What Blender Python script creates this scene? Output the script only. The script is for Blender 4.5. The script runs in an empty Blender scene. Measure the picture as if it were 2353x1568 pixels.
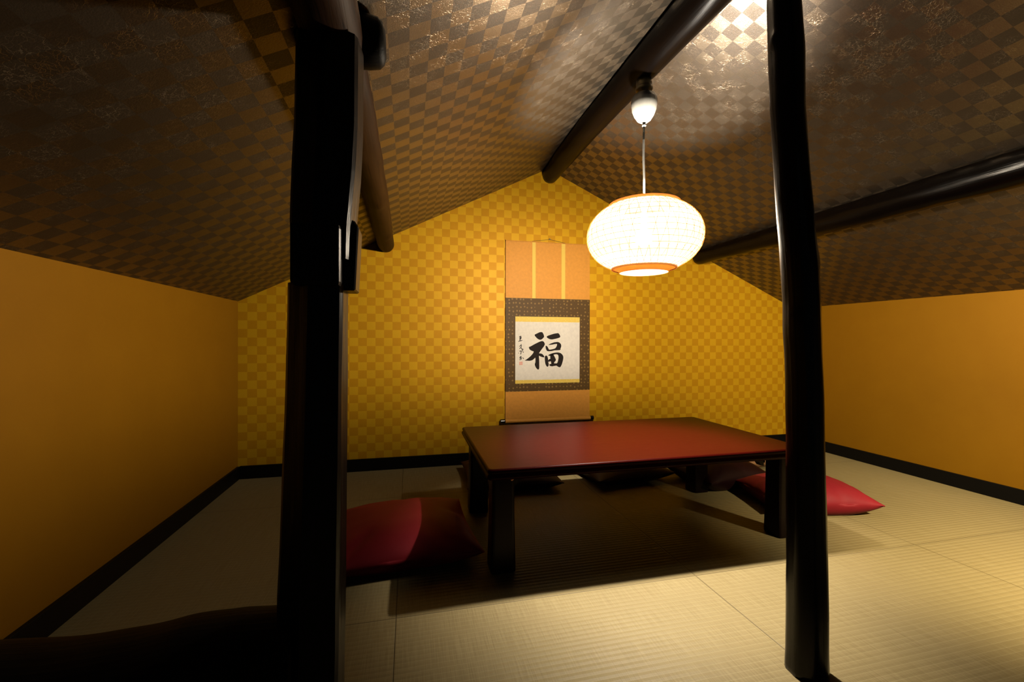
import bpy, bmesh, math, random
from mathutils import Vector, Matrix, noise
from mathutils.geometry import tessellate_polygon

random.seed(7)
S = bpy.context.scene
COL = S.collection
PI = math.pi

# ------------------------------------------------------------------ room measures (metres)
XL, XR = -0.898, 2.742          # left and right wall
D = 2.606                       # back wall
YF = -0.9                       # where the attic opens behind the camera
ZL, ZRT = 0.958, 0.9895         # eaves height left / right
XRIDGE, ZRIDGE = 0.8516, 1.8355
CAM_H = 0.7524
F_PX = 992.3

# ------------------------------------------------------------------ camera
yaw, pitch, roll = 0.23366, -0.00219, 0.00202
fw = Vector((math.sin(yaw)*math.cos(pitch), math.cos(yaw)*math.cos(pitch), math.sin(pitch)))
rt = Vector((math.cos(yaw), -math.sin(yaw), 0))
up = rt.cross(fw)
c_, s_ = math.cos(roll), math.sin(roll)
rt2 = c_*rt + s_*up
up2 = -s_*rt + c_*up
cd = bpy.data.cameras.new('camera')
cam = bpy.data.objects.new('camera', cd); COL.objects.link(cam)
cd.sensor_width = 36; cd.lens = F_PX/2353*36; cd.clip_start = 0.02
M = Matrix((rt2, up2, -fw)).transposed().to_4x4()
M.translation = Vector((0, 0, CAM_H))
cam.matrix_world = M
S.camera = cam

def survey_y(u, v, y):
    """where a line of sight meets the upright plane at distance y (used to lay out the logs)"""
    d = rt2*((u-1176.5)/F_PX) - up2*((v-784)/F_PX) + fw
    return Vector((0, 0, CAM_H)) + d*(y/d.y)

# ------------------------------------------------------------------ object helpers
def link(name, bm, mat=None, parent=None, smooth=False, origin=None):
    me = bpy.data.meshes.new(name)
    if origin is not None:
        bmesh.ops.translate(bm, verts=bm.verts, vec=-Vector(origin))
    bmesh.ops.recalc_face_normals(bm, faces=bm.faces)
    bm.to_mesh(me); bm.free()
    if smooth:
        for p in me.polygons: p.use_smooth = True
    o = bpy.data.objects.new(name, me); COL.objects.link(o)
    if origin is not None: o.location = origin
    if mat:
        for m in (mat if isinstance(mat, (list, tuple)) else [mat]): me.materials.append(m)
    if parent:
        o.parent = parent
        if origin is not None: o.location = Vector(origin) - parent_world(parent)
        else: o.location = -parent_world(parent)
    return o
def parent_world(p):
    v = Vector(p.location)
    while p.parent:
        p = p.parent; v += Vector(p.location)
    return v
def tag(o, label, cat, group=None):
    o['label'] = label; o['category'] = cat
    if group: o['group'] = group
    return o
def struct(o, label=None):
    o['kind'] = 'structure'
    if label: o['label'] = label
    return o
def thing(name, loc, label, cat, group=None):
    o = bpy.data.objects.new(name, None); COL.objects.link(o)
    o.empty_display_size = 0.05
    o.location = loc
    return tag(o, label, cat, group)

def box(bm, x0, x1, y0, y1, z0, z1, bev=0.0, seg=2):
    r = bmesh.ops.create_cube(bm, size=1)
    vs = r['verts']
    bmesh.ops.scale(bm, vec=(x1-x0, y1-y0, z1-z0), verts=vs)
    bmesh.ops.translate(bm, vec=((x0+x1)/2, (y0+y1)/2, (z0+z1)/2), verts=vs)
    if bev:
        es = list({e for v in vs for e in v.link_edges})
        bmesh.ops.bevel(bm, geom=es, offset=bev, segments=seg, affect='EDGES', profile=0.6)
def prism(bm, pts, axis, a, b):
    """polygon (2D pts) extruded along an axis from a to b"""
    def mk(p, t):
        if axis == 'y': return (p[0], t, p[1])
        if axis == 'x': return (t, p[0], p[1])
        return (p[0], p[1], t)
    A = [bm.verts.new(mk(p, a)) for p in pts]; B = [bm.verts.new(mk(p, b)) for p in pts]
    n = len(pts)
    bm.faces.new(A); bm.faces.new(B[::-1])
    for i in range(n):
        bm.faces.new((A[i], A[(i+1) % n], B[(i+1) % n], B[i]))
def rings(bm, rows, close_ends=True):
    """rows: list of lists of Vectors, joined into a tube"""
    R = [[bm.verts.new(p) for p in r] for r in rows]
    n = len(R[0])
    for a, b in zip(R, R[1:]):
        for i in range(n):
            bm.faces.new((a[i], a[(i+1) % n], b[(i+1) % n], b[i]))
    if close_ends:
        bm.faces.new(R[0][::-1]); bm.faces.new(R[-1])
def lathe(bm, cx, cy, prof, n=48):
    rows = []
    for r, z in prof:
        rows.append([Vector((cx+max(r, 1e-4)*math.cos(2*PI*i/n), cy+max(r, 1e-4)*math.sin(2*PI*i/n), z)) for i in range(n)])
    rings(bm, rows)
def tube(bm, pts, r, n=8):
    pts = [Vector(p) for p in pts]; rows = []
    for i, p in enumerate(pts):
        d = (pts[min(i+1, len(pts)-1)] - pts[max(i-1, 0)]).normalized()
        a = Vector((0, 0, 1)) if abs(d.z) < .9 else Vector((1, 0, 0))
        u = d.cross(a).normalized(); w = d.cross(u)
        rr = r[i] if isinstance(r, (list, tuple)) else r
        rows.append([p + u*rr*math.cos(2*PI*k/n) + w*rr*math.sin(2*PI*k/n) for k in range(n)])
    rings(bm, rows)
def log_bm(pts, rad, n=28, rough=0.05, freq=7, facet=0, knots=(), seed=0, sub=60, flat=1.0, rot=0.0, endround=0.25):
    """a natural log along pts (list of points) with radii rad; facet>0 squares it to that many sides"""
    bm = bmesh.new()
    pts = [Vector(p) for p in pts]
    L = [0]
    for a, b in zip(pts, pts[1:]): L.append(L[-1]+(b-a).length)
    T = L[-1]
    def at(t):
        for i in range(len(L)-1):
            if t <= L[i+1] or i == len(L)-2:
                k = (t-L[i])/max(L[i+1]-L[i], 1e-6); k = max(0, min(1, k))
                return pts[i].lerp(pts[i+1], k), rad[i]*(1-k)+rad[i+1]*k
    ts = [T*i/sub for i in range(sub+1)]
    r0 = rad[0]*endround; r1 = rad[-1]*endround
    ts = [0, r0*.15, r0*.5] + [t for t in ts if r0 < t < T-r1] + [T-r1*.5, T-r1*.15, T]
    rows = []
    for t in ts:
        p, r = at(t)
        q0, _ = at(max(0, t-.02)); q1, _ = at(min(T, t+.02))
        d = (q1-q0).normalized()
        a = Vector((0, 1, 0)) if abs(d.y) < .9 else Vector((0, 0, 1))
        u = d.cross(a).normalized(); w = d.cross(u)
        if r0 > 0:
            e = min(t/r0, 1); r *= 1-endround*.9*(1-math.sqrt(max(0, 1-(1-e)**2)))
            e = min((T-t)/r1, 1); r *= 1-endround*.9*(1-math.sqrt(max(0, 1-(1-e)**2)))
        row = []
        for k in range(n):
            an = 2*PI*k/n
            rr = r
            if facet:
                m = (an-rot) % (2*PI/facet) - PI/facet
                rr = r*min(1.03, math.cos(PI/facet)/math.cos(m)*1.06)
            dirv = u*math.cos(an)+w*math.sin(an)*flat
            nz = noise.noise(Vector((dirv.x*1.3+seed*3.1, dirv.y*1.3+t*freq*.25, dirv.z*1.3+t*freq)))
            nz2 = noise.noise(Vector((dirv.x*5+seed, dirv.y*5, t*freq*3+dirv.z*5)))
            rr *= 1+rough*nz+rough*.35*nz2
            for (kt, ka, ks, kh) in knots:
                dd = ((t-kt)/ks)**2 + (((an-ka+PI) % (2*PI)-PI)*r/ks)**2
                rr += kh*math.exp(-dd)
            row.append(p+dirv*rr)
        rows.append(row)
    rings(bm, rows)
    return bm

# ------------------------------------------------------------------ materials
def new_mat(name):
    m = bpy.data.materials.new(name); m.use_nodes = True
    nt = m.node_tree
    return m, nt, nt.nodes['Principled BSDF']
def N(nt, t, **kw):
    n = nt.nodes.new(t)
    for k, v in kw.items(): setattr(n, k, v)
    return n
def setin(n, **kw):
    for k, v in kw.items(): n.inputs[k.replace('_', ' ')].default_value = v
def math_n(nt, op, a, b=None, clamp=False):
    n = nt.nodes.new('ShaderNodeMath'); n.operation = op; n.use_clamp = clamp
    for i, v in enumerate((a, b)):
        if v is None: continue
        if isinstance(v, (int, float)): n.inputs[i].default_value = v
        else: nt.links.new(v, n.inputs[i])
    return n.outputs[0]
def mixc(nt, f, a, b):
    n = nt.nodes.new('ShaderNodeMix'); n.data_type = 'RGBA'
    if isinstance(f, (int, float)): n.inputs[0].default_value = f
    else: nt.links.new(f, n.inputs[0])
    for i, v in ((6, a), (7, b)):
        if isinstance(v, tuple): n.inputs[i].default_value = (*v, 1)
        else: nt.links.new(v, n.inputs[i])
    return n.outputs[2]
def pos_node(nt):
    return N(nt, 'ShaderNodeNewGeometry').outputs['Position']
def scaled(nt, vec, sc, off=(0, 0, 0)):
    mp = N(nt, 'ShaderNodeMapping'); mp.inputs['Scale'].default_value = sc; mp.inputs['Location'].default_value = off
    nt.links.new(vec, mp.inputs['Vector'])
    return mp.outputs[0]
def noise_t(nt, vec, scale, detail=3, rough=.55):
    n = N(nt, 'ShaderNodeTexNoise'); n.inputs['Scale'].default_value = scale
    n.inputs['Detail'].default_value = detail; n.inputs['Roughness'].default_value = rough
    nt.links.new(vec, n.inputs['Vector'])
    return n.outputs['Fac']
def bump(nt, b, h, strength, dist):
    n = N(nt, 'ShaderNodeBump'); n.inputs['Strength'].default_value = strength; n.inputs['Distance'].default_value = dist
    nt.links.new(h, n.inputs['Height']); nt.links.new(n.outputs[0], b.inputs['Normal'])
def simple(name, col, rough=.5, metal=0, spec=.5, coat=0, bumpy=0, bscale=60):
    m, nt, b = new_mat(name)
    p = pos_node(nt)
    nz = noise_t(nt, p, bscale, 3)
    c = mixc(nt, nz, tuple(x*.85 for x in col), tuple(min(1, x*1.12) for x in col))
    nt.links.new(c, b.inputs['Base Color'])
    setin(b, Roughness=rough, Metallic=metal)
    b.inputs['Specular IOR Level'].default_value = spec
    b.inputs['Coat Weight'].default_value = coat
    if bumpy: bump(nt, b, nz, bumpy, .002)
    return m
def wood(name, dark, light, axis, rough=.35, spec=.5, coat=0., grain=.5, coatr=.15):
    m, nt, b = new_mat(name)
    p = pos_node(nt)
    sc = {'x': (2.2, 45, 45), 'y': (45, 2.2, 45), 'z': (45, 45, 2.2)}[axis]
    v = scaled(nt, p, sc)
    g = noise_t(nt, v, 1.0, 5, .6)
    g2 = noise_t(nt, scaled(nt, p, tuple(x*.3 for x in sc)), 1.0, 3, .5)
    f = math_n(nt, 'MULTIPLY', g, g2)
    f = math_n(nt, 'MULTIPLY', f, 2.6, True)
    nt.links.new(mixc(nt, f, dark, light), b.inputs['Base Color'])
    setin(b, Roughness=rough)
    b.inputs['Specular IOR Level'].default_value = spec
    b.inputs['Coat Weight'].default_value = coat
    b.inputs['Coat Roughness'].default_value = coatr
    rr = math_n(nt, 'ADD', math_n(nt, 'MULTIPLY', g2, .25), rough-.12)
    nt.links.new(rr, b.inputs['Roughness'])
    bump(nt, b, g, grain, .003)
    return m

M_post = wood('black_stained_log', (.008, .006, .005), (.016, .011, .008), 'z', .26, .12, .22, .5, .12)
M_squared = wood('black_squared_post', (.008, .006, .005), (.016, .011, .008), 'z', .30, .12, .0)
M_beam = wood('dark_stained_log', (.0012, .0007, .0005), (.003, .0016, .001), 'y', .30, .06, .0)
M_purlin = wood('brown_log', (.009, .004, .0016), (.030, .012, .004), 'y', .5, .06, .0)
M_purlin_dark = wood('dark_brown_log', (.0012, .0008, .0006), (.003, .0018, .0012), 'y', .26, .10, .0)
M_sill = wood('black_sill_wood', (.003, .0026, .0022), (.006, .005, .004), 'x', .5, .05, 0)
M_base = simple('black_baseboard_paint', (.004, .0036, .0032), .5, 0, .15)

def add_cracks(m):
    # long dark drying cracks and small knots along the log
    nt = m.node_tree; b = nt.nodes['Principled BSDF']
    p = pos_node(nt)
    n = noise_t(nt, scaled(nt, p, (26, 1.6, 26), (.4, 2.2, 1.7)), 1.0, 2, .5)
    cr = math_n(nt, 'SUBTRACT', 1.0, math_n(nt, 'DIVIDE', math_n(nt, 'ABSOLUTE', math_n(nt, 'SUBTRACT', n, .5)), .012), True)
    k = N(nt, 'ShaderNodeTexVoronoi'); k.inputs['Scale'].default_value = 9.0
    nt.links.new(scaled(nt, p, (1.6, .8, 1.6)), k.inputs['Vector'])
    kn = math_n(nt, 'SUBTRACT', 1.0, math_n(nt, 'DIVIDE', k.outputs['Distance'], .14), True)
    f = math_n(nt, 'MAXIMUM', math_n(nt, 'MULTIPLY', cr, .8), math_n(nt, 'MULTIPLY', kn, .9))
    src = b.inputs['Base Color'].links[0].from_socket
    nt.links.new(mixc(nt, f, src, (.003, .0015, .001)), b.inputs['Base Color'])
add_cracks(M_purlin)

def gold_wall(name, checker):
    m, nt, b = new_mat(name)
    p = pos_node(nt)
    mott = noise_t(nt, p, 9, 4)
    fine = noise_t(nt, p, 260, 2)
    base = mixc(nt, mott, (.74, .385, .007), (.82, .44, .011))
    if checker:
        sep = N(nt, 'ShaderNodeSeparateXYZ'); nt.links.new(p, sep.inputs[0])
        u = math_n(nt, 'DIVIDE', math_n(nt, 'SUBTRACT', sep.outputs[0], 1.3742), .04738)
        v = math_n(nt, 'DIVIDE', math_n(nt, 'SUBTRACT', sep.outputs[2], .5299), .0466)
        s = math_n(nt, 'ADD', math_n(nt, 'FLOOR', u), math_n(nt, 'FLOOR', v))
        chk = math_n(nt, 'FLOORED_MODULO', s, 2.0)     # 1 on the deeper squares
        deep = mixc(nt, mott, (.60, .255, .002), (.67, .295, .003))
        base = mixc(nt, math_n(nt, 'MULTIPLY', chk, .8), base, deep)
        rg = math_n(nt, 'ADD', math_n(nt, 'MULTIPLY', chk, .05), .52)
        nt.links.new(rg, b.inputs['Roughness'])
        setin(b, Metallic=.10)
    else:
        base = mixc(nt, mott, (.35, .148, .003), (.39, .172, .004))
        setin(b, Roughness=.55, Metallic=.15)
    nt.links.new(base, b.inputs['Base Color'])
    b.inputs['Specular IOR Level'].default_value = .25
    bump(nt, b, fine, .12, .001)
    return m
M_wall_back = gold_wall('gold_checked_wallpaper', True)
M_wall_side = gold_wall('plain_gold_wallpaper', False)

def foil_ceiling():
    m, nt, b = new_mat('brown_checked_foil_wallpaper')
    uv = N(nt, 'ShaderNodeUVMap'); uv.uv_map = 'UVMap'
    sep = N(nt, 'ShaderNodeSeparateXYZ'); nt.links.new(uv.outputs[0], sep.inputs[0])
    s = math_n(nt, 'ADD', math_n(nt, 'FLOOR', sep.outputs[0]), math_n(nt, 'FLOOR', sep.outputs[1]))
    chk = math_n(nt, 'FLOORED_MODULO', s, 2.0)
    p = pos_node(nt)
    # paper fibres: thin ridges of warped noise
    n1 = noise_t(nt, p, 55, 2, .5); n2 = noise_t(nt, scaled(nt, p, (1, 1, 1), (3.1, 7.7, 1.3)), 80, 2, .5)
    def ridge(n, w):
        a = math_n(nt, 'ABSOLUTE', math_n(nt, 'SUBTRACT', n, .5))
        return math_n(nt, 'SUBTRACT', 1.0, math_n(nt, 'DIVIDE', a, w), True)
    fib = math_n(nt, 'MAXIMUM', ridge(n1, .012), ridge(n2, .012))
    patch = noise_t(nt, p, 14, 2)
    fib = math_n(nt, 'MULTIPLY', fib, math_n(nt, 'MULTIPLY', math_n(nt, 'SUBTRACT', patch, .42), 6, True))
    fine = noise_t(nt, p, 320, 2, .6)
    colr = mixc(nt, chk, (.215, .18, .138), (.040, .031, .022))
    colr = mixc(nt, math_n(nt, 'MULTIPLY', fine, .5), colr, (.10, .062, .03))
    colr = mixc(nt, math_n(nt, 'MULTIPLY', fib, .22), colr, (.6, .47, .3))
    nt.links.new(colr, b.inputs['Base Color'])
    rg = math_n(nt, 'ADD', math_n(nt, 'MULTIPLY', chk, .14), .31)
    nt.links.new(rg, b.inputs['Roughness'])
    mt = math_n(nt, 'SUBTRACT', .92, math_n(nt, 'MULTIPLY', chk, .50))
    nt.links.new(mt, b.inputs['Metallic'])
    h = math_n(nt, 'ADD', math_n(nt, 'MULTIPLY', fine, .6), math_n(nt, 'MULTIPLY', fib, .45))
    bump(nt, b, h, .35, .0015)
    return m
M_ceil = foil_ceiling()

def tatami():
    m, nt, b = new_mat('woven_rush_tatami')
    p = pos_node(nt)
    sep = N(nt, 'ShaderNodeSeparateXYZ'); nt.links.new(p, sep.inputs[0])
    x, y = sep.outputs[0], sep.outputs[1]
    strand = noise_t(nt, scaled(nt, p, (420, 9, 1)), 1.0, 4, .65)
    strand2 = noise_t(nt, scaled(nt, p, (150, 60, 1)), 1.0, 2, .6)
    cross = noise_t(nt, scaled(nt, p, (8, 300, 1)), 1.0, 3, .6)
    tone = noise_t(nt, p, 3.0, 2)
    ph = math_n(nt, 'FRACT', math_n(nt, 'DIVIDE', math_n(nt, 'ADD', y, math_n(nt, 'MULTIPLY', math_n(nt, 'SUBTRACT', strand2, .5), .0022)), .0168))
    rib = math_n(nt, 'ABSOLUTE', math_n(nt, 'SUBTRACT', ph, .5))
    line = math_n(nt, 'SUBTRACT', 1.0, math_n(nt, 'DIVIDE', rib, .10), True)
    base = mixc(nt, strand, (.20, .125, .035), (.72, .575, .31))
    base = mixc(nt, math_n(nt, 'MULTIPLY', cross, .45), base, (.38, .265, .085))
    base = mixc(nt, math_n(nt, 'MULTIPLY', tone, .35), base, (.42, .31, .12))
    base = mixc(nt, math_n(nt, 'MULTIPLY', line, .30), base, (.70, .58, .32))
    # joints between the borderless mats
    def joint(c, off, pitch, w):
        q = math_n(nt, 'FRACT', math_n(nt, 'DIVIDE', math_n(nt, 'SUBTRACT', c, off), pitch))
        q = math_n(nt, 'MULTIPLY', math_n(nt, 'MINIMUM', q, math_n(nt, 'SUBTRACT', 1.0, q)), pitch)
        return math_n(nt, 'SUBTRACT', 1.0, math_n(nt, 'DIVIDE', q, w), True)
    j = math_n(nt, 'MAXIMUM', joint(x, -.034, .925, .0022), joint(y, 1.205, .925, .0022))
    base = mixc(nt, math_n(nt, 'MULTIPLY', j, .75), base, (.10, .065, .02))
    nt.links.new(base, b.inputs['Base Color'])
    setin(b, Roughness=.5)
    b.inputs['Specular IOR Level'].default_value = .35
    h = math_n(nt, 'ADD', math_n(nt, 'MULTIPLY', strand, .35), math_n(nt, 'MULTIPLY', rib, 1.6))
    h = math_n(nt, 'SUBTRACT', h, math_n(nt, 'MULTIPLY', j, 2.0))
    bump(nt, b, h, .55, .0016)
    return m
M_tatami = tatami()

def lacquer(name, dark, light, rough):
    m, nt, b = new_mat(name)
    p = pos_node(nt)
    g = noise_t(nt, scaled(nt, p, (2.5, 60, 60)), 1.0, 5, .6)
    nt.links.new(mixc(nt, g, dark, light), b.inputs['Base Color'])
    sc = noise_t(nt, scaled(nt, p, (30, 400, 1)), 1.0, 2, .5)
    setin(b, Roughness=rough)
    rr = math_n(nt, 'ADD', math_n(nt, 'MULTIPLY', sc, .10), rough-.05)
    nt.links.new(rr, b.inputs['Roughness'])
    b.inputs['Specular IOR Level'].default_value = .045
    bump(nt, b, g, .06, .0008)
    return m
M_top = lacquer('red_brown_lacquer', (.037, .002, .001), (.052, .0036, .0016), .36)
M_leg = lacquer('dark_brown_lacquer', (.010, .004, .003), (.016, .006, .004), .35)
M_leg.node_tree.nodes['Principled BSDF'].inputs['Specular IOR Level'].default_value = .12
M_screw = simple('brass_screw', (.30, .12, .06), .4, .8)

def satin(name, a, b_, rough=.56):
    m, nt, b = new_mat(name)
    p = pos_node(nt)
    n = noise_t(nt, p, 18, 3)
    w = noise_t(nt, scaled(nt, p, (300, 900, 300)), 1.0, 1)
    c = mixc(nt, n, a, b_)
    nt.links.new(c, b.inputs['Base Color'])
    setin(b, Roughness=rough)
    b.inputs['Sheen Weight'].default_value = .04
    b.inputs['Specular IOR Level'].default_value = .22
    b.inputs['Sheen Roughness'].default_value = .4
    b.inputs['Sheen Tint'].default_value = (1, .35, .25, 1)
    bump(nt, b, w, .08, .0006)
    return m
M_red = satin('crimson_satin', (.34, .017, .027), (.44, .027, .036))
M_wine_shaded = satin('shaded_wine_satin', (.018, .003, .004), (.026, .004, .005))  # wine cloth with the table's shadow put into its colour
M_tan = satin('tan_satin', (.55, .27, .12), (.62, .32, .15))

M_white_plastic = simple('white_plastic', (.82, .76, .66), .35, 0, .5)
M_rose = simple('beige_plastic', (.85, .62, .26), .4, 0, .5)
def bamboo(name='honey_bamboo', through=.7):
    m, nt, b = new_mat(name)
    n = noise_t(nt, pos_node(nt), 40, 3)
    nt.links.new(mixc(nt, n, (.62, .30, .08), (.80, .44, .14)), b.inputs['Base Color'])
    setin(b, Roughness=.5)
    tl = N(nt, 'ShaderNodeBsdfTranslucent'); tl.inputs[0].default_value = (.95, .45, .15, 1)
    mx = N(nt, 'ShaderNodeMixShader'); mx.inputs[0].default_value = through
    nt.links.new(b.outputs[0], mx.inputs[1]); nt.links.new(tl.outputs[0], mx.inputs[2])
    nt.links.new(mx.outputs[0], nt.nodes['Material Output'].inputs[0])
    return m
M_bamboo = bamboo()
M_hoop = bamboo('orange_bamboo_hoop', .36)

def emit(name, col, strength, transp=0.0):
    m = bpy.data.materials.new(name); m.use_nodes = True
    nt = m.node_tree; nt.nodes.clear()
    out = N(nt, 'ShaderNodeOutputMaterial'); e = N(nt, 'ShaderNodeEmission')
    e.inputs[0].default_value = (*col, 1); e.inputs[1].default_value = strength
    nt.links.new(e.outputs[0], out.inputs[0])
    return m
def shade_mat():
    # thin paper behind the weave: lets lamp light through around the middle, dense towards both rims
    m = bpy.data.materials.new('glowing_shade_paper'); m.use_nodes = True
    nt = m.node_tree; nt.nodes.clear()
    out = N(nt, 'ShaderNodeOutputMaterial'); e = N(nt, 'ShaderNodeEmission'); tr = N(nt, 'ShaderNodeBsdfTransparent')
    e.inputs[0].default_value = (1.0, .88, .66, 1); e.inputs[1].default_value = 3.6
    tr.inputs[0].default_value = (1.0, .94, .84, 1)
    sep = N(nt, 'ShaderNodeSeparateXYZ'); nt.links.new(pos_node(nt), sep.inputs[0])
    mr = N(nt, 'ShaderNodeMapRange'); mr.interpolation_type = 'SMOOTHSTEP'
    mr.inputs[1].default_value = 1.026; mr.inputs[2].default_value = 1.051; mr.inputs[3].default_value = .10; mr.inputs[4].default_value = .68
    # density starts higher on this side, added to darken the left wall and floor
    side = N(nt, 'ShaderNodeMapRange'); side.interpolation_type = 'SMOOTHSTEP'
    side.inputs[1].default_value = .80; side.inputs[2].default_value = .70; side.inputs[3].default_value = 0.0; side.inputs[4].default_value = .019
    nt.links.new(sep.outputs[0], side.inputs[0])
    nt.links.new(math_n(nt, 'SUBTRACT', sep.outputs[2], side.outputs[0]), mr.inputs[0])
    mr2 = N(nt, 'ShaderNodeMapRange'); mr2.interpolation_type = 'SMOOTHSTEP'
    mr2.inputs[1].default_value = 1.15; mr2.inputs[2].default_value = 1.25; mr2.inputs[3].default_value = 1.0; mr2.inputs[4].default_value = .35
    nt.links.new(sep.outputs[2], mr2.inputs[0])
    f = math_n(nt, 'MULTIPLY', mr.outputs[0], mr2.outputs[0])
    mx = N(nt, 'ShaderNodeMixShader'); nt.links.new(f, mx.inputs[0])
    nt.links.new(e.outputs[0], mx.inputs[1]); nt.links.new(tr.outputs[0], mx.inputs[2])
    nt.links.new(mx.outputs[0], out.inputs[0])
    return m
M_shade = shade_mat()
M_bulb = emit('lit_bulb', (1.0, .92, .79), 2850)

# scroll fabrics
def brocade(name, a, b_, scale, thr):
    m, nt, b = new_mat(name)
    p = pos_node(nt)
    v = N(nt, 'ShaderNodeTexVoronoi'); v.inputs['Scale'].default_value = scale
    v.inputs['Randomness'].default_value = .35
    nt.links.new(p, v.inputs['Vector'])
    f = math_n(nt, 'LESS_THAN', v.outputs['Distance'], thr)
    nt.links.new(mixc(nt, f, a, b_), b.inputs['Base Color'])
    setin(b, Roughness=.6)
    b.inputs['Specular IOR Level'].default_value = .3
    return m
M_orange = simple('orange_silk', (.76, .32, .045), .6, 0, .3)
M_brown = brocade('brown_brocade', (.10, .051, .010), (.25, .14, .035), 42, .24)
M_goldband = brocade('gold_brocade', (.86, .58, .10), (.95, .76, .28), 120, .3)
M_paper = simple('white_paper', (.82, .74, .64), .7, 0, .2)
M_ink = simple('black_ink', (.016, .010, .008), .7, 0, .2)
M_seal = brocade('red_seal_ink', (.75, .32, .24), (.80, .58, .48), 260, .38)
M_knob = simple('black_lacquer_knob', (.008, .007, .007), .2, 0, .5)
M_cord = simple('dark_cord', (.12, .07, .02), .8)
M_hook = simple('steel_hook', (.55, .5, .42), .35, .9)

# ------------------------------------------------------------------ room shell
bm = bmesh.new(); box(bm, XL-.12, XR+.12, YF, D+.12, -.06, 0)
struct(link('floor', bm, M_tatami))
def gable(x): 
    return ZL+(x-XL)*(ZRIDGE-ZL)/(XRIDGE-XL) if x < XRIDGE else ZRT+(XR-x)*(ZRIDGE-ZRT)/(XR-XRIDGE)
bm = bmesh.new()
prism(bm, [(XL-.12, 0), (XR+.12, 0), (XR+.12, gable(XR+.12)), (XRIDGE, ZRIDGE), (XL-.12, gable(XL-.12))], 'y', D, D+.12)
struct(link('wall_back', bm, M_wall_back))
# the left wall bows a little where it meets the slope
bm = bmesh.new(); prism(bm, [(XL, 0), (XL, gable(XL)), (XL-.12, gable(XL-.12)), (XL-.12, 0)], 'y', YF, D)
struct(link('wall_left', bm, M_wall_side))
bm = bmesh.new(); prism(bm, [(XR, 0), (XR+.12, 0), (XR+.12, gable(XR+.12)), (XR, gable(XR))], 'y', YF, D)
struct(link('wall_right', bm, M_wall_side))

def ceiling():
    bm = bmesh.new(); uvl = bm.loops.layers.uv.new('UVMap')
    t = .06
    def v(x, z, y): return bm.verts.new((x, y, z))
    ya, yb = YF, D+.12
    L = [v(XL-.12, gable(XL-.12), ya), v(XRIDGE, ZRIDGE, ya), v(XR+.12, gable(XR+.12), ya)]
    B = [v(XL-.12, gable(XL-.12), yb), v(XRIDGE, ZRIDGE, yb), v(XR+.12, gable(XR+.12), yb)]
    L2 = [v(q.co.x, q.co.z+t, ya) for q in L]; B2 = [v(q.co.x, q.co.z+t, yb) for q in B]
    fl = bm.faces.new((L[0], B[0], B[1], L[1])); fr = bm.faces.new((L[1], B[1], B[2], L[2]))
    bm.faces.new((L2[0], L2[1], B2[1], B2[0])); bm.faces.new((L2[1], L2[2], B2[2], B2[1]))
    for A in (L, B):
        T = L2 if A is L else B2
        bm.faces.new((A[0], A[1], T[1], T[0])); bm.faces.new((A[1], A[2], T[2], T[1]))
    bm.faces.new((L[0], L2[0], B2[0], B[0])); bm.faces.new((L[2], B[2], B2[2], L2[2]))
    for f in bm.faces:
        for lp in f.loops:
            c = lp.vert.co; s = math.hypot(c.x-XRIDGE, c.z-ZRIDGE)
            if f is fr: lp[uvl].uv = ((c.y-1.002)/.0457, (s-.310)/.0486)
            else: lp[uvl].uv = ((c.y-.930)/.0463, (.953-s)/.0494)
    return bm
struct(link('ceiling', ceiling(), M_ceil))
bm = bmesh.new(); box(bm, XL+.012, XR-.012, D-.012, D, 0, .070, .002); struct(link('baseboard_back', bm, M_base))
bm = bmesh.new(); box(bm, XL, XL+.012, YF, D-.012, 0, .070, .002); struct(link('baseboard_left', bm, M_base))
bm = bmesh.new(); box(bm, XR-.012, XR, YF, D-.012, 0, .070, .002); struct(link('baseboard_right', bm, M_base))

# ------------------------------------------------------------------ roof logs
o = link('ridge_beam', log_bm([(.864, D, 1.793), (.848, 2.25, 1.789), (.840, 1.95, 1.786), (.848, 1.457, 1.783), (.858, 1.1, 1.780), (.855, .75, 1.782), (.85, YF, 1.775)],
         [.050, .058, .061, .062, .065, .064, .066], rough=.035, seed=1, sub=110, endround=.12), M_beam, smooth=True, origin=(.86, D, 1.79))
tag(o, 'dark polished round log under the roof ridge, carrying the hanging lantern', 'beam')
o = link('roof_purlin', log_bm([(-.131, D, 1.303), (-.125, 1.7, 1.300), (-.132, 1.0, 1.302), (-.140, .5, 1.300), (-.145, YF, 1.300)],
         [.046, .047, .050, .053, .054], rough=.05, seed=4, sub=110, endround=.3, knots=((.35, 2.2, .02, .004), (.9, 2.0, .018, .004))), M_purlin, smooth=True, origin=(-.13, D, 1.3))
tag(o, 'warm brown cracked log under the left roof slope, passing over the thick left post', 'beam')
o = link('roof_purlin', log_bm([(1.94, D, 1.325), (1.936, 1.6, 1.323), (1.94, .9, 1.322), (1.945, YF, 1.322)],
         [.050, .058, .064, .066], rough=.06, seed=9, sub=110, endround=.3, knots=((1.5, 2.5, .03, .005), (1.35, 1.2, .02, .004), (1.62, 3.2, .025, .005))), M_purlin_dark, smooth=True, origin=(1.94, D, 1.32))
tag(o, 'almost black knotty log under the right roof slope, running out at the right edge', 'beam')

# ------------------------------------------------------------------ posts in the front frame (plane y = 0.8)
YP = .80
def post_rows(rows):
    P, R = [], []
    for v, l, r in rows:
        a, b = survey_y(l, v, YP), survey_y(r, v, YP)
        P.append((a+b)/2); R.append((b-a).length/2*.985*YP/math.hypot(P[-1].x, YP))
    return P, R
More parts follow.
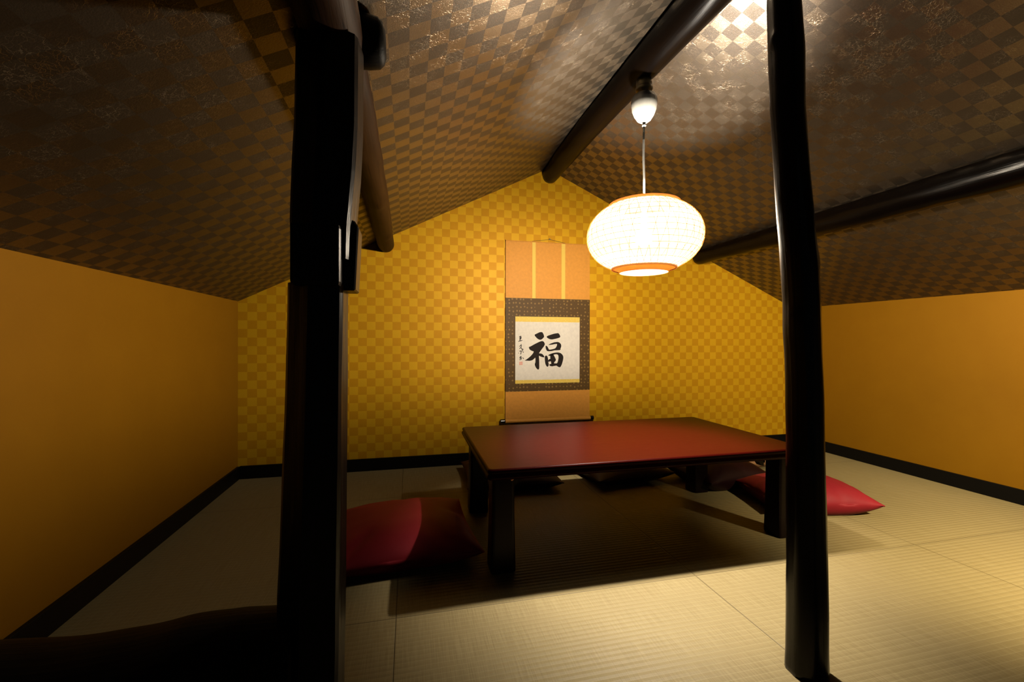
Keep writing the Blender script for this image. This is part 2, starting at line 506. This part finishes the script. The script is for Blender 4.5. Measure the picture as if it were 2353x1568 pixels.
# slim right post
rows = [(1540, 1800, 1906), (1500, 1802, 1905), (1400, 1803, 1905), (1300, 1804, 1903), (1200, 1803, 1901), (1100, 1803, 1898), (1000, 1803, 1896),
        (900, 1802, 1894), (800, 1799, 1890), (700, 1796, 1887), (620, 1791, 1882), (560, 1787, 1877), (500, 1782, 1872), (400, 1776, 1862),
        (250, 1767, 1851), (120, 1763, 1850), (0, 1760, 1841)]
P, R = post_rows(rows)
base = Vector((P[0].x, YP, 0)); P = [base]+P; R = [R[0]*1.0]+R
P.append(Vector((.842, YP, 1.722))); R.append(R[-1]*.97)
o = link('log_post', log_bm(P, R, n=32, rough=.018, freq=9, facet=8, rot=.3, seed=12, sub=150, endround=.04,
         knots=((1.425, 0.0, .011, .006), (.93, 2.9, .03, .004), (.78, .2, .04, .003))), M_post, smooth=True, origin=base)
tag(o, 'slim black round-log post standing on the mats right of the low table', 'post')

# thick left post: lower shaft, upper shaft, splice block, side plate
def X(u, v, y=YP): return survey_y(u, v, y)
lo = [(1568, 636, 793), (1450, 638, 795), (1350, 640, 797), (1200, 645, 799), (1100, 648, 800), (950, 655, 801), (800, 659, 802), (655, 662, 803)]
P, R = post_rows(lo)
lp_base = Vector((P[0].x-.003, YP, 0))
P = [lp_base]+P; R = [R[0]*1.04]+R
post = thing('log_post', lp_base, 'thick black squared-log post with a spliced joint, left foreground beside the sill beam', 'post')
link('lower_shaft', log_bm(P, R, n=36, rough=.03, freq=5, facet=6, rot=.42, seed=21, sub=80, endround=.03), M_squared, post, smooth=False, origin=P[0])
upr = [(600, 668, 818), (515, 668, 822), (400, 672, 832), (300, 677, 837), (180, 680, 838), (100, 682, 838)]
P, R = post_rows(upr)
link('upper_shaft', log_bm(P, R, n=36, rough=.025, freq=5, facet=6, rot=.42, seed=22, sub=60, endround=.03), M_squared, post, smooth=False, origin=P[0])
a, b = X(664, 655, YP-.05), X(800, 515, YP-.05); b.x = X(801, 560, YP+.05).x
bm = bmesh.new(); box(bm, a.x, b.x, YP-.052, YP+.050, a.z, b.z, .008)
link('splice_block', bm, M_squared, post, origin=((a.x+b.x)/2, YP, a.z))
a, b = X(800, 670), X(827, 512)
bm = bmesh.new()
prism(bm, [(a.x-.02, a.z), (a.x+.014, a.z), (b.x, b.z-.012), (b.x-.008, b.z), (a.x-.02, b.z)], 'y', YP-.018, YP+.040)
bmesh.ops.bevel(bm, geom=bm.edges[:], offset=.0025, segments=1, affect='EDGES')
link('side_plate', bm, M_squared, post, origin=(a.x, YP, a.z))
# stub of a crossing log on the post head
o = link('cross_log', log_bm([(-.205, YP+.075, 1.322), (-.045, YP+.075, 1.326)], [.046, .046], rough=.03, seed=31, sub=20, endround=.55), M_sill, smooth=True, origin=(-.12, YP+.075, 1.32))
tag(o, 'short black round log end crossing the head of the thick left post', 'beam')
# sill beam running from the left post to the left wall
bm = bmesh.new()
rows = []
n = 60
for i in range(n+1):
    t = i/n; x = XL+.0125+(lp_base.x-.028-XL)*t
    top = .286-.002*(1-t)+.009*noise.noise(Vector((x*5, 3.3, 0)))+.006*noise.noise(Vector((x*14, 1.3, 0)))
    hw = .075
    sec = []
    for k in range(20):
        an = PI*k/19
        sec.append(Vector((x, YP+hw*math.cos(an)+.004*noise.noise(Vector((x*6, an*2, 0))), top-.055+.055*math.sin(an)**.8 if 0 < k < 19 else top-.055)))
    sec.append(Vector((x, YP-hw*1.0, 0.0))); sec.append(Vector((x, YP+hw*1.0, 0.0)))
    rows.append(sec)
rings(bm, rows)
o = link('sill_beam', bm, M_sill, smooth=False, origin=(XL+.3, YP, 0))
tag(o, 'low black wavy-topped beam in the foreground between left wall and thick post', 'beam')

# ------------------------------------------------------------------ low table
TX0, TX1, TY0, TY1, TZ = .231, 1.438, 1.288, 1.966, .357
table = thing('low_table', ((TX0+TX1)/2, (TY0+TY1)/2, 0), 'low red-brown lacquered table in the middle of the mats under the lantern', 'table')
bm = bmesh.new()
prof = [(.000, 0), (.0035, -.0012), (.0065, -.005), (.0065, -.011), (.004, -.0145), (.0035, -.0165), (.0075, -.019), (.0095, -.024), (.008, -.030), (.003, -.0345), (-.012, -.036)]
rows = []
def rrect(off, z, rc=.012, k=6):
    x0, x1, y0, y1 = TX0-off+.0095, TX1+off-.0095, TY0-off+.0095, TY1+off-.0095
    out = []
    for cx, cy, a0 in ((x1-rc, y1-rc, 0), (x0+rc, y1-rc, PI/2), (x0+rc, y0+rc, PI), (x1-rc, y0+rc, 1.5*PI)):
        for i in range(k+1):
            a = a0+PI/2*i/k; out.append(Vector((cx+rc*math.cos(a), cy+rc*math.sin(a), z)))
    return out
rings(bm, [rrect(o_, TZ+dz) for o_, dz in prof])
link('tabletop', bm, M_top, table, smooth=False, origin=((TX0+TX1)/2, (TY0+TY1)/2, TZ))
for p in table.children[0].data.polygons: p.use_smooth = abs(p.normal.z) < .999
def leg(cx, cy):
    bm = bmesh.new()
    rows = []
    for z, hw in ((TZ-.034, .036), (TZ-.07, .037), (.2, .0375), (.1, .039), (.02, .041), (0.004, .041), (0, .039)):
        r = .010; out = []
        for sx, sy, a0 in ((1, 1, 0), (-1, 1, PI/2), (-1, -1, PI), (1, -1, 1.5*PI)):
            for i in range(4):
                a = a0+PI/2*i/3; out.append(Vector((cx+sx*(hw-r)+r*math.cos(a), cy+sy*(hw-r)+r*math.sin(a), z)))
        rows.append(out)
    rings(bm, rows)
    return bm
LX = (.297, 1.355); LY = (1.395, 1.895)
for cx in LX:
    for cy in LY:
        if cx > 1 and cy < 1.5: cx += .052
        link('leg', leg(cx, cy), M_leg, table, smooth=False, origin=(cx, cy, 0))
for cx in LX:     # side aprons joining each pair of folding legs
    bm = bmesh.new(); box(bm, cx-.008, cx+.020, LY[0]+.037, LY[1]-.037, TZ-.09, TZ-.034, .004)
    link('apron', bm, M_leg, table, origin=(cx, LY[0], TZ-.09))
for cx, sx in ((LX[0], 1), (LX[1]+.002, -1)):   # scrolled brackets at the leg heads
    for cy, sy in ((LY[0], 1), (LY[1], -1)):
        pts = [(0, 0), (.075, 0), (.070, -.012), (.052, -.018), (.040, -.030), (.022, -.034), (.012, -.048), (0, -.050)]
        bm = bmesh.new()
        prism(bm, [(cx+sx*(.0365+a_), TZ-.0345+b_) for a_, b_ in pts], 'y', cy-.012, cy+.012)
        link('bracket', bm, M_leg, table, origin=(cx, cy, TZ-.035))
bm = bmesh.new(); lathe(bm, 0, 0, [(.0001, .003), (.004, .003), (.0055, .0015), (.0055, 0), (.0001, 0)], 16)
bmesh.ops.rotate(bm, verts=bm.verts, cent=(0, 0, 0), matrix=Matrix.Rotation(PI/2, 3, 'X'))
bmesh.ops.translate(bm, verts=bm.verts, vec=(LX[0]+.027, LY[0]-.037, TZ-.055))
link('screw', bm, M_screw, table, smooth=True, origin=(LX[0]+.027, LY[0]-.037, TZ-.055))

# ------------------------------------------------------------------ floor cushions
def cushion_bm(w, d, h, seed, n=44, pinch=.10, wr=.006):
    bm = bmesh.new()
    top, bot = {}, {}
    rnd = random.Random(seed)
    folds = [(rnd.uniform(0, 2*PI), rnd.uniform(.5, 1)) for _ in range(9)]
    for i in range(n+1):
        for j in range(n+1):
            u = math.sin((i/n-.5)*PI); v = math.sin((j/n-.5)*PI)
            cu = 1-pinch*(1-v*v); cv = 1-pinch*(1-u*u)
            # edges curve in between pulled-out corners
            x = u*w/2*(1-pinch*.55*(1-v*v)*abs(u)); y = v*d/2*(1-pinch*.55*(1-u*u)*abs(v))
            f = max(0, (1-abs(u)**2.6))**.62*max(0, (1-abs(v)**2.6))**.62
            rr = math.hypot(u, v); an = math.atan2(v, u)
            wk = 0
            for a, s in folds:
                dlt = (an-a+PI) % (2*PI)-PI
                wk += s*math.exp(-(dlt/.07)**2)*math.exp(-((rr-.92)/.28)**2)
            wk += .5*noise.noise(Vector((x*14+seed, y*14, 0)))
            zz = h*f
            e = (i in (0, n)) or (j in (0, n))
            zt = .42*h + .58*zz - (wr*wk*(f**.4) if not e else 0)
            zb = .42*h*(1-min(1, f*1.7)**.75)
            if e: zt = zb = .42*h + .004*math.sin(8*an+seed)
            top[i, j] = bm.verts.new((x, y, zt))
            bot[i, j] = top[i, j] if e else bm.verts.new((x, y, max(zb, 0)))
    for i in range(n):
        for j in range(n):
            bm.faces.new((top[i, j], top[i+1, j], top[i+1, j+1], top[i, j+1]))
            q = [bot[i, j], bot[i, j+1], bot[i+1, j+1], bot[i+1, j]]
            bm.faces.new(q)
    return bm
def cushion(x, y, rz, w, d, h, mat, seed, label, z=0.0, tilt=(0, 0)):
    bm = cushion_bm(w, d, h, seed)
    o = link('floor_cushion', bm, mat, smooth=True)
    o.location = (x, y, z); o.rotation_euler = (tilt[0], tilt[1], rz)
    return tag(o, label, 'cushion', 'floor cushions around the low table')
cushion(-.02, 1.64, .06, .50, .50, .125, M_red, 3, 'crimson satin floor cushion lying half under the left end of the table')
cushion(1.765, 1.62, -.22, .46, .34, .135, M_red, 5, 'bright red satin floor cushion right of the table, behind the slim post')
cushion(1.60, 1.99, .10, .40, .34, .14, M_wine_shaded, 8, 'dark wine floor cushion at the right end of the table, coloured dark for its shadow')
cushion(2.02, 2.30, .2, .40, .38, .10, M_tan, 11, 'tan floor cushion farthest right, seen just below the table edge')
cushion(1.13, 2.24, .1, .46, .46, .11, M_wine_shaded, 14, 'dark floor cushion behind the table, right of the hanging scroll')
cushion(.52, 2.26, -.05, .48, .46, .11, M_wine_shaded, 17, 'dark floor cushion behind the table, below the hanging scroll')

# ------------------------------------------------------------------ pendant lantern
LXc, LYc = .852, 1.457
lamp = thing('pendant_lamp', (LXc, LYc, 1.7125), 'glowing oval woven bamboo lantern hanging on a cord from the ridge log', 'lamp')
bm = bmesh.new(); lathe(bm, LXc, LYc, [(.0285, 1.722), (.0290, 1.703), (.0275, 1.701), (.0275, 1.699), (.0305, 1.697), (.0315, 1.690), (.029, 1.683), (.020, 1.680), (.020, 1.672)], 40)
link('ceiling_plug', bm, M_rose, lamp, smooth=True, origin=(LXc, LYc, 1.70))
bm = bmesh.new()
prof = [(.018, 1.674), (.030, 1.671), (.040, 1.664), (.046, 1.652), (.0475, 1.645), (.0465, 1.632), (.044, 1.612), (.036, 1.592), (.025, 1.575), (.014, 1.567), (.006, 1.565)]
lathe(bm, LXc, LYc, prof, 48)
cano = link('cord_cup', bm, M_white_plastic, lamp, smooth=True, origin=(LXc, LYc, 1.62))
bm = bmesh.new(); lathe(bm, LXc, LYc, [(.004, 1.575), (.006, 1.572), (.0045, 1.562), (.0075, 1.559), (.0075, 1.553), (.004, 1.550)], 24)
link('cord_grip', bm, M_white_plastic, cano, smooth=True, origin=(LXc, LYc, 1.56))
bm = bmesh.new()
tube(bm, [(LXc, LYc, 1.556), (LXc-.0015, LYc, 1.50), (LXc-.0015, LYc, 1.43), (LXc+.001, LYc, 1.36), (LXc+.001, LYc, 1.258)], .004, 12)
link('cord', bm, M_white_plastic, lamp, smooth=True, origin=(LXc, LYc, 1.40))
ZC, RH, RV = 1.139, .207, .139
def shade_r(z): return RH*(max(0, 1-abs((z-ZC)/RV)**2.15))**.5
Z0, Z1 = ZC-.117, ZC+.112
bm = bmesh.new()
rows = []
ns = 72
for i in range(29):
    z = Z0+(Z1-Z0)*(.5-.5*math.cos(PI*i/28))
    r = shade_r(z); rows.append([Vector((LXc+r*math.cos(2*PI*k/ns), LYc+r*math.sin(2*PI*k/ns), z)) for k in range(ns)])
rings(bm, rows, close_ends=False)
shade = link('lamp_shade', bm, M_shade, lamp, smooth=True, origin=(LXc, LYc, ZC))
# woven ribs
bm = bmesh.new()
for fam in (1, -1):
    for k in range(36):
        a0 = 2*PI*k/36; pts = []
        for i in range(25):
            z = Z0+(Z1-Z0)*(.5-.5*math.cos(PI*i/24)); r = shade_r(z)+.0022+.0008*fam
            a = a0+fam*.45*(i/24-.5); pts.append((LXc+r*math.cos(a), LYc+r*math.sin(a), z))
        tube(bm, pts, .0007, 4)
for i in range(1, 12):
    z = Z0+(Z1-Z0)*i/12; r = shade_r(z)+.003
    pts = [(LXc+r*math.cos(2*PI*k/72), LYc+r*math.sin(2*PI*k/72), z) for k in range(73)]
    tube(bm, pts, .0007, 4)
link('weave', bm, M_bamboo, shade, smooth=True, origin=(LXc, LYc, ZC))
def ring_bm(r, z, t, hh):
    bm = bmesh.new(); n = 64; sec = [(r-t, z-hh), (r+t, z-hh), (r+t, z+hh), (r-t, z+hh)]
    R = [[bm.verts.new((LXc+a*math.cos(2*PI*k/n), LYc+a*math.sin(2*PI*k/n), b)) for a, b in sec] for k in range(n)]
    for k in range(n):
        for j in range(4):
            bm.faces.new((R[k][j], R[k][(j+1) % 4], R[(k+1) % n][(j+1) % 4], R[(k+1) % n][j]))
    return bm
link('top_ring', ring_bm(shade_r(Z1), Z1+.003, .004, .005), M_hoop, shade, smooth=False, origin=(LXc, LYc, Z1))
link('bottom_ring', ring_bm(shade_r(Z0), Z0-.001, .003, .003), M_hoop, shade, smooth=False, origin=(LXc, LYc, Z0))
bm = bmesh.new()
sec = [(shade_r(Z0), Z0-.001), (.096, Z0-.005), (.090, Z0-.010), (.089, 1.004), (.0875, 1.004), (.0885, Z0-.010), (.094, Z0-.004), (shade_r(Z0), Z0+.001)]
R_ = [[bm.verts.new((LXc+a_*math.cos(2*PI*k/64), LYc+a_*math.sin(2*PI*k/64), b_)) for a_, b_ in sec] for k in range(64)]
for k in range(64):
    for j in range(8):
        bm.faces.new((R_[k][j], R_[k][(j+1) % 8], R_[(k+1) % 64][(j+1) % 8], R_[(k+1) % 64][j]))
link('bottom_collar', bm, M_hoop, shade, smooth=True, origin=(LXc, LYc, Z0))
bm = bmesh.new()
for k in range(3):
    a = 2*PI*k/3+.4; r = shade_r(Z1)
    tube(bm, [(LXc, LYc, Z1-.002), (LXc+r*math.cos(a), LYc+r*math.sin(a), Z1)], .0016, 6)
link('shade_spider', bm, M_bamboo, shade, origin=(LXc, LYc, Z1))
bm = bmesh.new(); lathe(bm, LXc, LYc, [(.005, 1.264), (.010, 1.258), (.011, 1.245), (.011, 1.169), (.010, 1.163), (.006, 1.162)], 32)
link('bulb_socket', bm, M_white_plastic, lamp, smooth=True, origin=(LXc, LYc, 1.2))
bm = bmesh.new(); bmesh.ops.create_icosphere(bm, subdivisions=2, radius=.032)
bmesh.ops.translate(bm, verts=bm.verts, vec=(LXc, LYc, 1.135))
link('bulb', bm, M_bulb, lamp, smooth=True, origin=(LXc, LYc, 1.135))

# ------------------------------------------------------------------ hanging scroll
SY = D-.006
scroll = thing('hanging_scroll', (.857, SY, .255), 'hanging scroll with one large brushed character, on the gold wall behind the table', 'scroll')
def panel(name, x0, x1, z0, z1, y0, y1, mat, parent, bev=0):
    bm = bmesh.new(); box(bm, x0, x1, y0, y1, z0, z1, bev)
    return link(name, bm, mat, parent, origin=((x0+x1)/2, y1, z0))
sx0, sx1 = .577, 1.134
mount = panel('silk_mount', sx0, sx1, .258, 1.366, SY-.002, SY, M_orange, scroll)
panel('brocade_panel', sx0, sx1, .433, 1.0135, SY-.003, SY-.002, M_brown, mount)
panel('hanging_ribbon', .7475, .7695, 1.0135, 1.366, SY-.0032, SY-.002, M_goldband, mount)
panel('hanging_ribbon', .9405, .9655, 1.0135, 1.366, SY-.0032, SY-.002, M_goldband, mount)
px0, px1, pz0, pz1 = .6392, 1.0640, .482, .899
paper = panel('paper_sheet', px0, px1, pz0, pz1, SY-.0036, SY-.003, M_paper, scroll)
panel('gold_band', px0, px1, .8665, pz1, SY-.0042, SY-.0036, M_goldband, paper)
panel('gold_band', px0, px1, pz0, .5035, SY-.0042, SY-.0036, M_goldband, paper)
# writing, traced in units of the sheet (1370 wide, 1415 high)
def sheet(a, b_):
    return (px0+(a-40)/1360*(px1-px0), pz1-(b_-72)/1408*(pz1-pz0))
def smooth_poly(pts, it=2):
    for _ in range(it):
        q = []
        for i in range(len(pts)):
            a, b_ = pts[i], pts[(i+1) % len(pts)]
            q.append((a[0]*.8+b_[0]*.2, a[1]*.8+b_[1]*.2)); q.append((a[0]*.2+b_[0]*.8, a[1]*.2+b_[1]*.8))
        pts = q
    return pts
def ink_polys(polys, y, t=.0004):
    bm = bmesh.new()
    for pts in polys:
        P2 = [sheet(*p) for p in pts]
        tri = tessellate_polygon([[Vector((a, b_, 0)) for a, b_ in P2]])
        F = [bm.verts.new((a, y-t, b_)) for a, b_ in P2]; K = [bm.verts.new((a, y, b_)) for a, b_ in P2]
        for i, j, k in tri:
            try: bm.faces.new((F[i], F[j], F[k]))
            except ValueError: pass
        for i in range(len(P2)):
            j = (i+1) % len(P2); bm.faces.new((F[i], F[j], K[j], K[i]))
    return bm
strokes = [
 [(437,450),(470,435),(545,397),(595,395),(620,430),(638,485),(630,510),(590,550),(550,562),(505,545),(465,505),(440,475)],
 [(315,710),(345,705),(440,650),(540,600),(600,583),(635,605),(655,650),(640,690),(580,770),(525,850),(560,848),(605,862),(645,920),(640,935),(600,930),(540,905),(527,895),(535,1000),(537,1165),(525,1190),(500,1190),(465,1150),(440,1090),(445,1060),(455,1040),(455,930),(420,970),(385,995),(330,1005),(290,1000),(225,1000),(260,980),(310,945),(370,890),(410,840),(422,805),(380,795),(330,765)],
 [(688,500),(700,480),(750,460),(840,430),(930,415),(950,425),(975,465),(982,495),(970,512),(900,535),(800,555),(750,545),(705,520)],
 [(722,670),(760,645),(850,612),(930,603),(975,625),(1003,670),(1000,720),(985,740),(988,765),(975,780),(935,782),(860,785),(800,800),(740,805),(700,800),(678,765),(668,720),(670,680),(700,695),(720,725),(740,772),(800,765),(870,745),(890,720),(905,690),(915,650),(880,648),(800,665)],
 [(650,920),(665,900),(690,893),(710,920),(722,970),(724,1020),(738,1085),(730,1120),(710,1138),(690,1125),(665,1080),(652,1000)],
 [(715,893),(760,865),(830,840),(920,828),(985,840),(1030,880),(1050,930),(1040,1000),(1015,1090),(985,1145),(960,1150),(930,1135),(900,1110),(850,1120),(800,1128),(750,1112),(748,1080),(800,1070),(850,1062),(915,1065),(930,1020),(945,950),(940,890),(910,868),(870,870),(835,880),(770,905)],
 [(770,890),(830,862),(870,940),(893,995),(845,1050),(852,1072),(790,1085),(785,1040),(780,1015),(725,1032),(722,995),(745,972),(772,965),(765,925)]]
link('brushed_character', ink_polys([smooth_poly(s) for s in strokes], SY-.0036), M_ink, paper, origin=(.85, SY, .65))
def brush(pts, w):
    L, Rr = [], []
    n = len(pts)
    for i, p in enumerate(pts):
        a = pts[max(0, i-1)]; b_ = pts[min(n-1, i+1)]
        dx, dy = b_[0]-a[0], b_[1]-a[1]; l = math.hypot(dx, dy) or 1
        k = w*(.55+.45*math.sin(PI*(i+.6)/(n+.2)))
        L.append((p[0]-dy/l*k, p[1]+dx/l*k)); Rr.append((p[0]+dy/l*k, p[1]-dx/l*k))
    return L+Rr[::-1]
sig = [[(118,500),(135,490),(158,482)],[(118,525),(138,520),(155,512)],[(102,600),(120,588),(150,582),(184,570)],[(140,492),(142,530),(138,560),(130,586)],[(155,485),(158,520),(150,545),(120,548)],
       [(165,652),(150,680),(122,705)],[(145,690),(168,680),(160,710),(135,745)],[(120,745),(150,728),(165,735),(178,770),(195,790)],[(185,745),(200,760),(192,785)],
       [(102,838),(110,846)],[(122,800),(150,795),(178,800)],[(155,795),(158,830),(150,862),(138,855)],[(185,810),(203,818),(212,828)],
       [(125,930),(150,918),(170,915)],[(148,905),(150,940),(145,960)],[(122,950),(150,945),(172,938),(165,955)],[(120,980),(150,978),(165,965),(150,955)],[(188,935),(200,945),(212,962)]]
link('signature', ink_polys([brush(s, 7.5) for s in sig], SY-.0036), M_ink, paper, origin=(.68, SY, .7))
link('seal_stamp', ink_polys([[(118,1018),(190,1020),(190,1090),(120,1090)]], SY-.0036, .0003), M_seal, paper, origin=(.68, SY, .6))
def xrod(x0, x1, z, y, r, n=24, ends=0):
    bm = bmesh.new()
    prof = [(x0, .6*r if ends else r), (x0+ends, r), (x1-ends, r), (x1, .6*r if ends else r)]
    rings(bm, [[Vector((x, y+q*math.cos(2*PI*k/n), z+q*math.sin(2*PI*k/n))) for k in range(n)] for x, q in prof])
    return bm
rod = link('roller', xrod(sx0-.002, sx1+.002, .252, SY-.0065, .0125), M_orange, scroll, smooth=False, origin=(.857, SY, .252))
for x0, x1 in ((sx0-.034, sx0-.002), (sx1+.002, sx1+.026)):
    link('roller_knob', xrod(x0, x1, .252, SY-.0065, .0135, ends=.003), M_knob, rod, smooth=False, origin=((x0+x1)/2, SY, .252))
link('top_rod', xrod(sx0, sx1, 1.367, SY-.003, .003, 12), M_orange, scroll, origin=(.857, SY, 1.367))
bm = bmesh.new(); tube(bm, [(.744, SY-.003, 1.370), (.862, SY-.004, 1.387), (.969, SY-.003, 1.369)], .0012, 6)
link('hanging_cord', bm, M_cord, scroll, origin=(.86, SY, 1.38))
bm = bmesh.new(); lathe(bm, 0, 0, [(.0001, 0), (.004, 0), (.004, .003), (.0018, .004), (.0018, .010), (.0038, .011), (.0038, .013), (.0001, .013)], 16)
bmesh.ops.rotate(bm, verts=bm.verts, cent=(0, 0, 0), matrix=Matrix.Rotation(PI/2, 3, 'X'))
bmesh.ops.translate(bm, verts=bm.verts, vec=(.862, D, 1.390))
o = link('wall_hook', bm, M_hook, smooth=True, origin=(.862, D, 1.39))
tag(o, 'small metal hook on the gold wall holding the scroll cord', 'hook')

# ------------------------------------------------------------------ light
def spot(name, loc, to, power, col, size, blend, rad):
    l = bpy.data.lights.new(name, 'SPOT'); l.energy = power; l.color = col
    l.spot_size = size; l.spot_blend = blend; l.shadow_soft_size = rad
    o = bpy.data.objects.new(name, l); COL.objects.link(o); o.location = loc
    d = Vector(to)-Vector(loc); o.rotation_euler = d.to_track_quat('-Z', 'Y').to_euler()
    return o
spot('side_spotlight', (1.95, .22, 1.15), (2.12, .92, .0), 150, (1, .86, .55), math.radians(76), 1.0, .03)

spot('side_fill_light', (1.98, .20, 1.15), (2.74, 1.6, 1.0), 115, (1, .86, .55), math.radians(84), 1.0, .04)  # added wide fill beside the side spotlight, brightens the right wall

w = bpy.data.worlds.new('world'); S.world = w; w.use_nodes = True
bg = w.node_tree.nodes['Background']; bg.inputs[0].default_value = (.9, 1, 1, 1); bg.inputs[1].default_value = .018

S.view_settings.view_transform = 'Standard'; S.view_settings.look = 'None'
S.view_settings.exposure = 0; S.view_settings.gamma = 1; S.view_settings.use_curve_mapping = False
cy = S.cycles
cy.use_denoising = True
try: cy.denoiser = 'OPENIMAGEDENOISE'
except Exception: pass
cy.max_bounces = 8; cy.diffuse_bounces = 0; cy.glossy_bounces = 4; cy.sample_clamp_indirect = 6
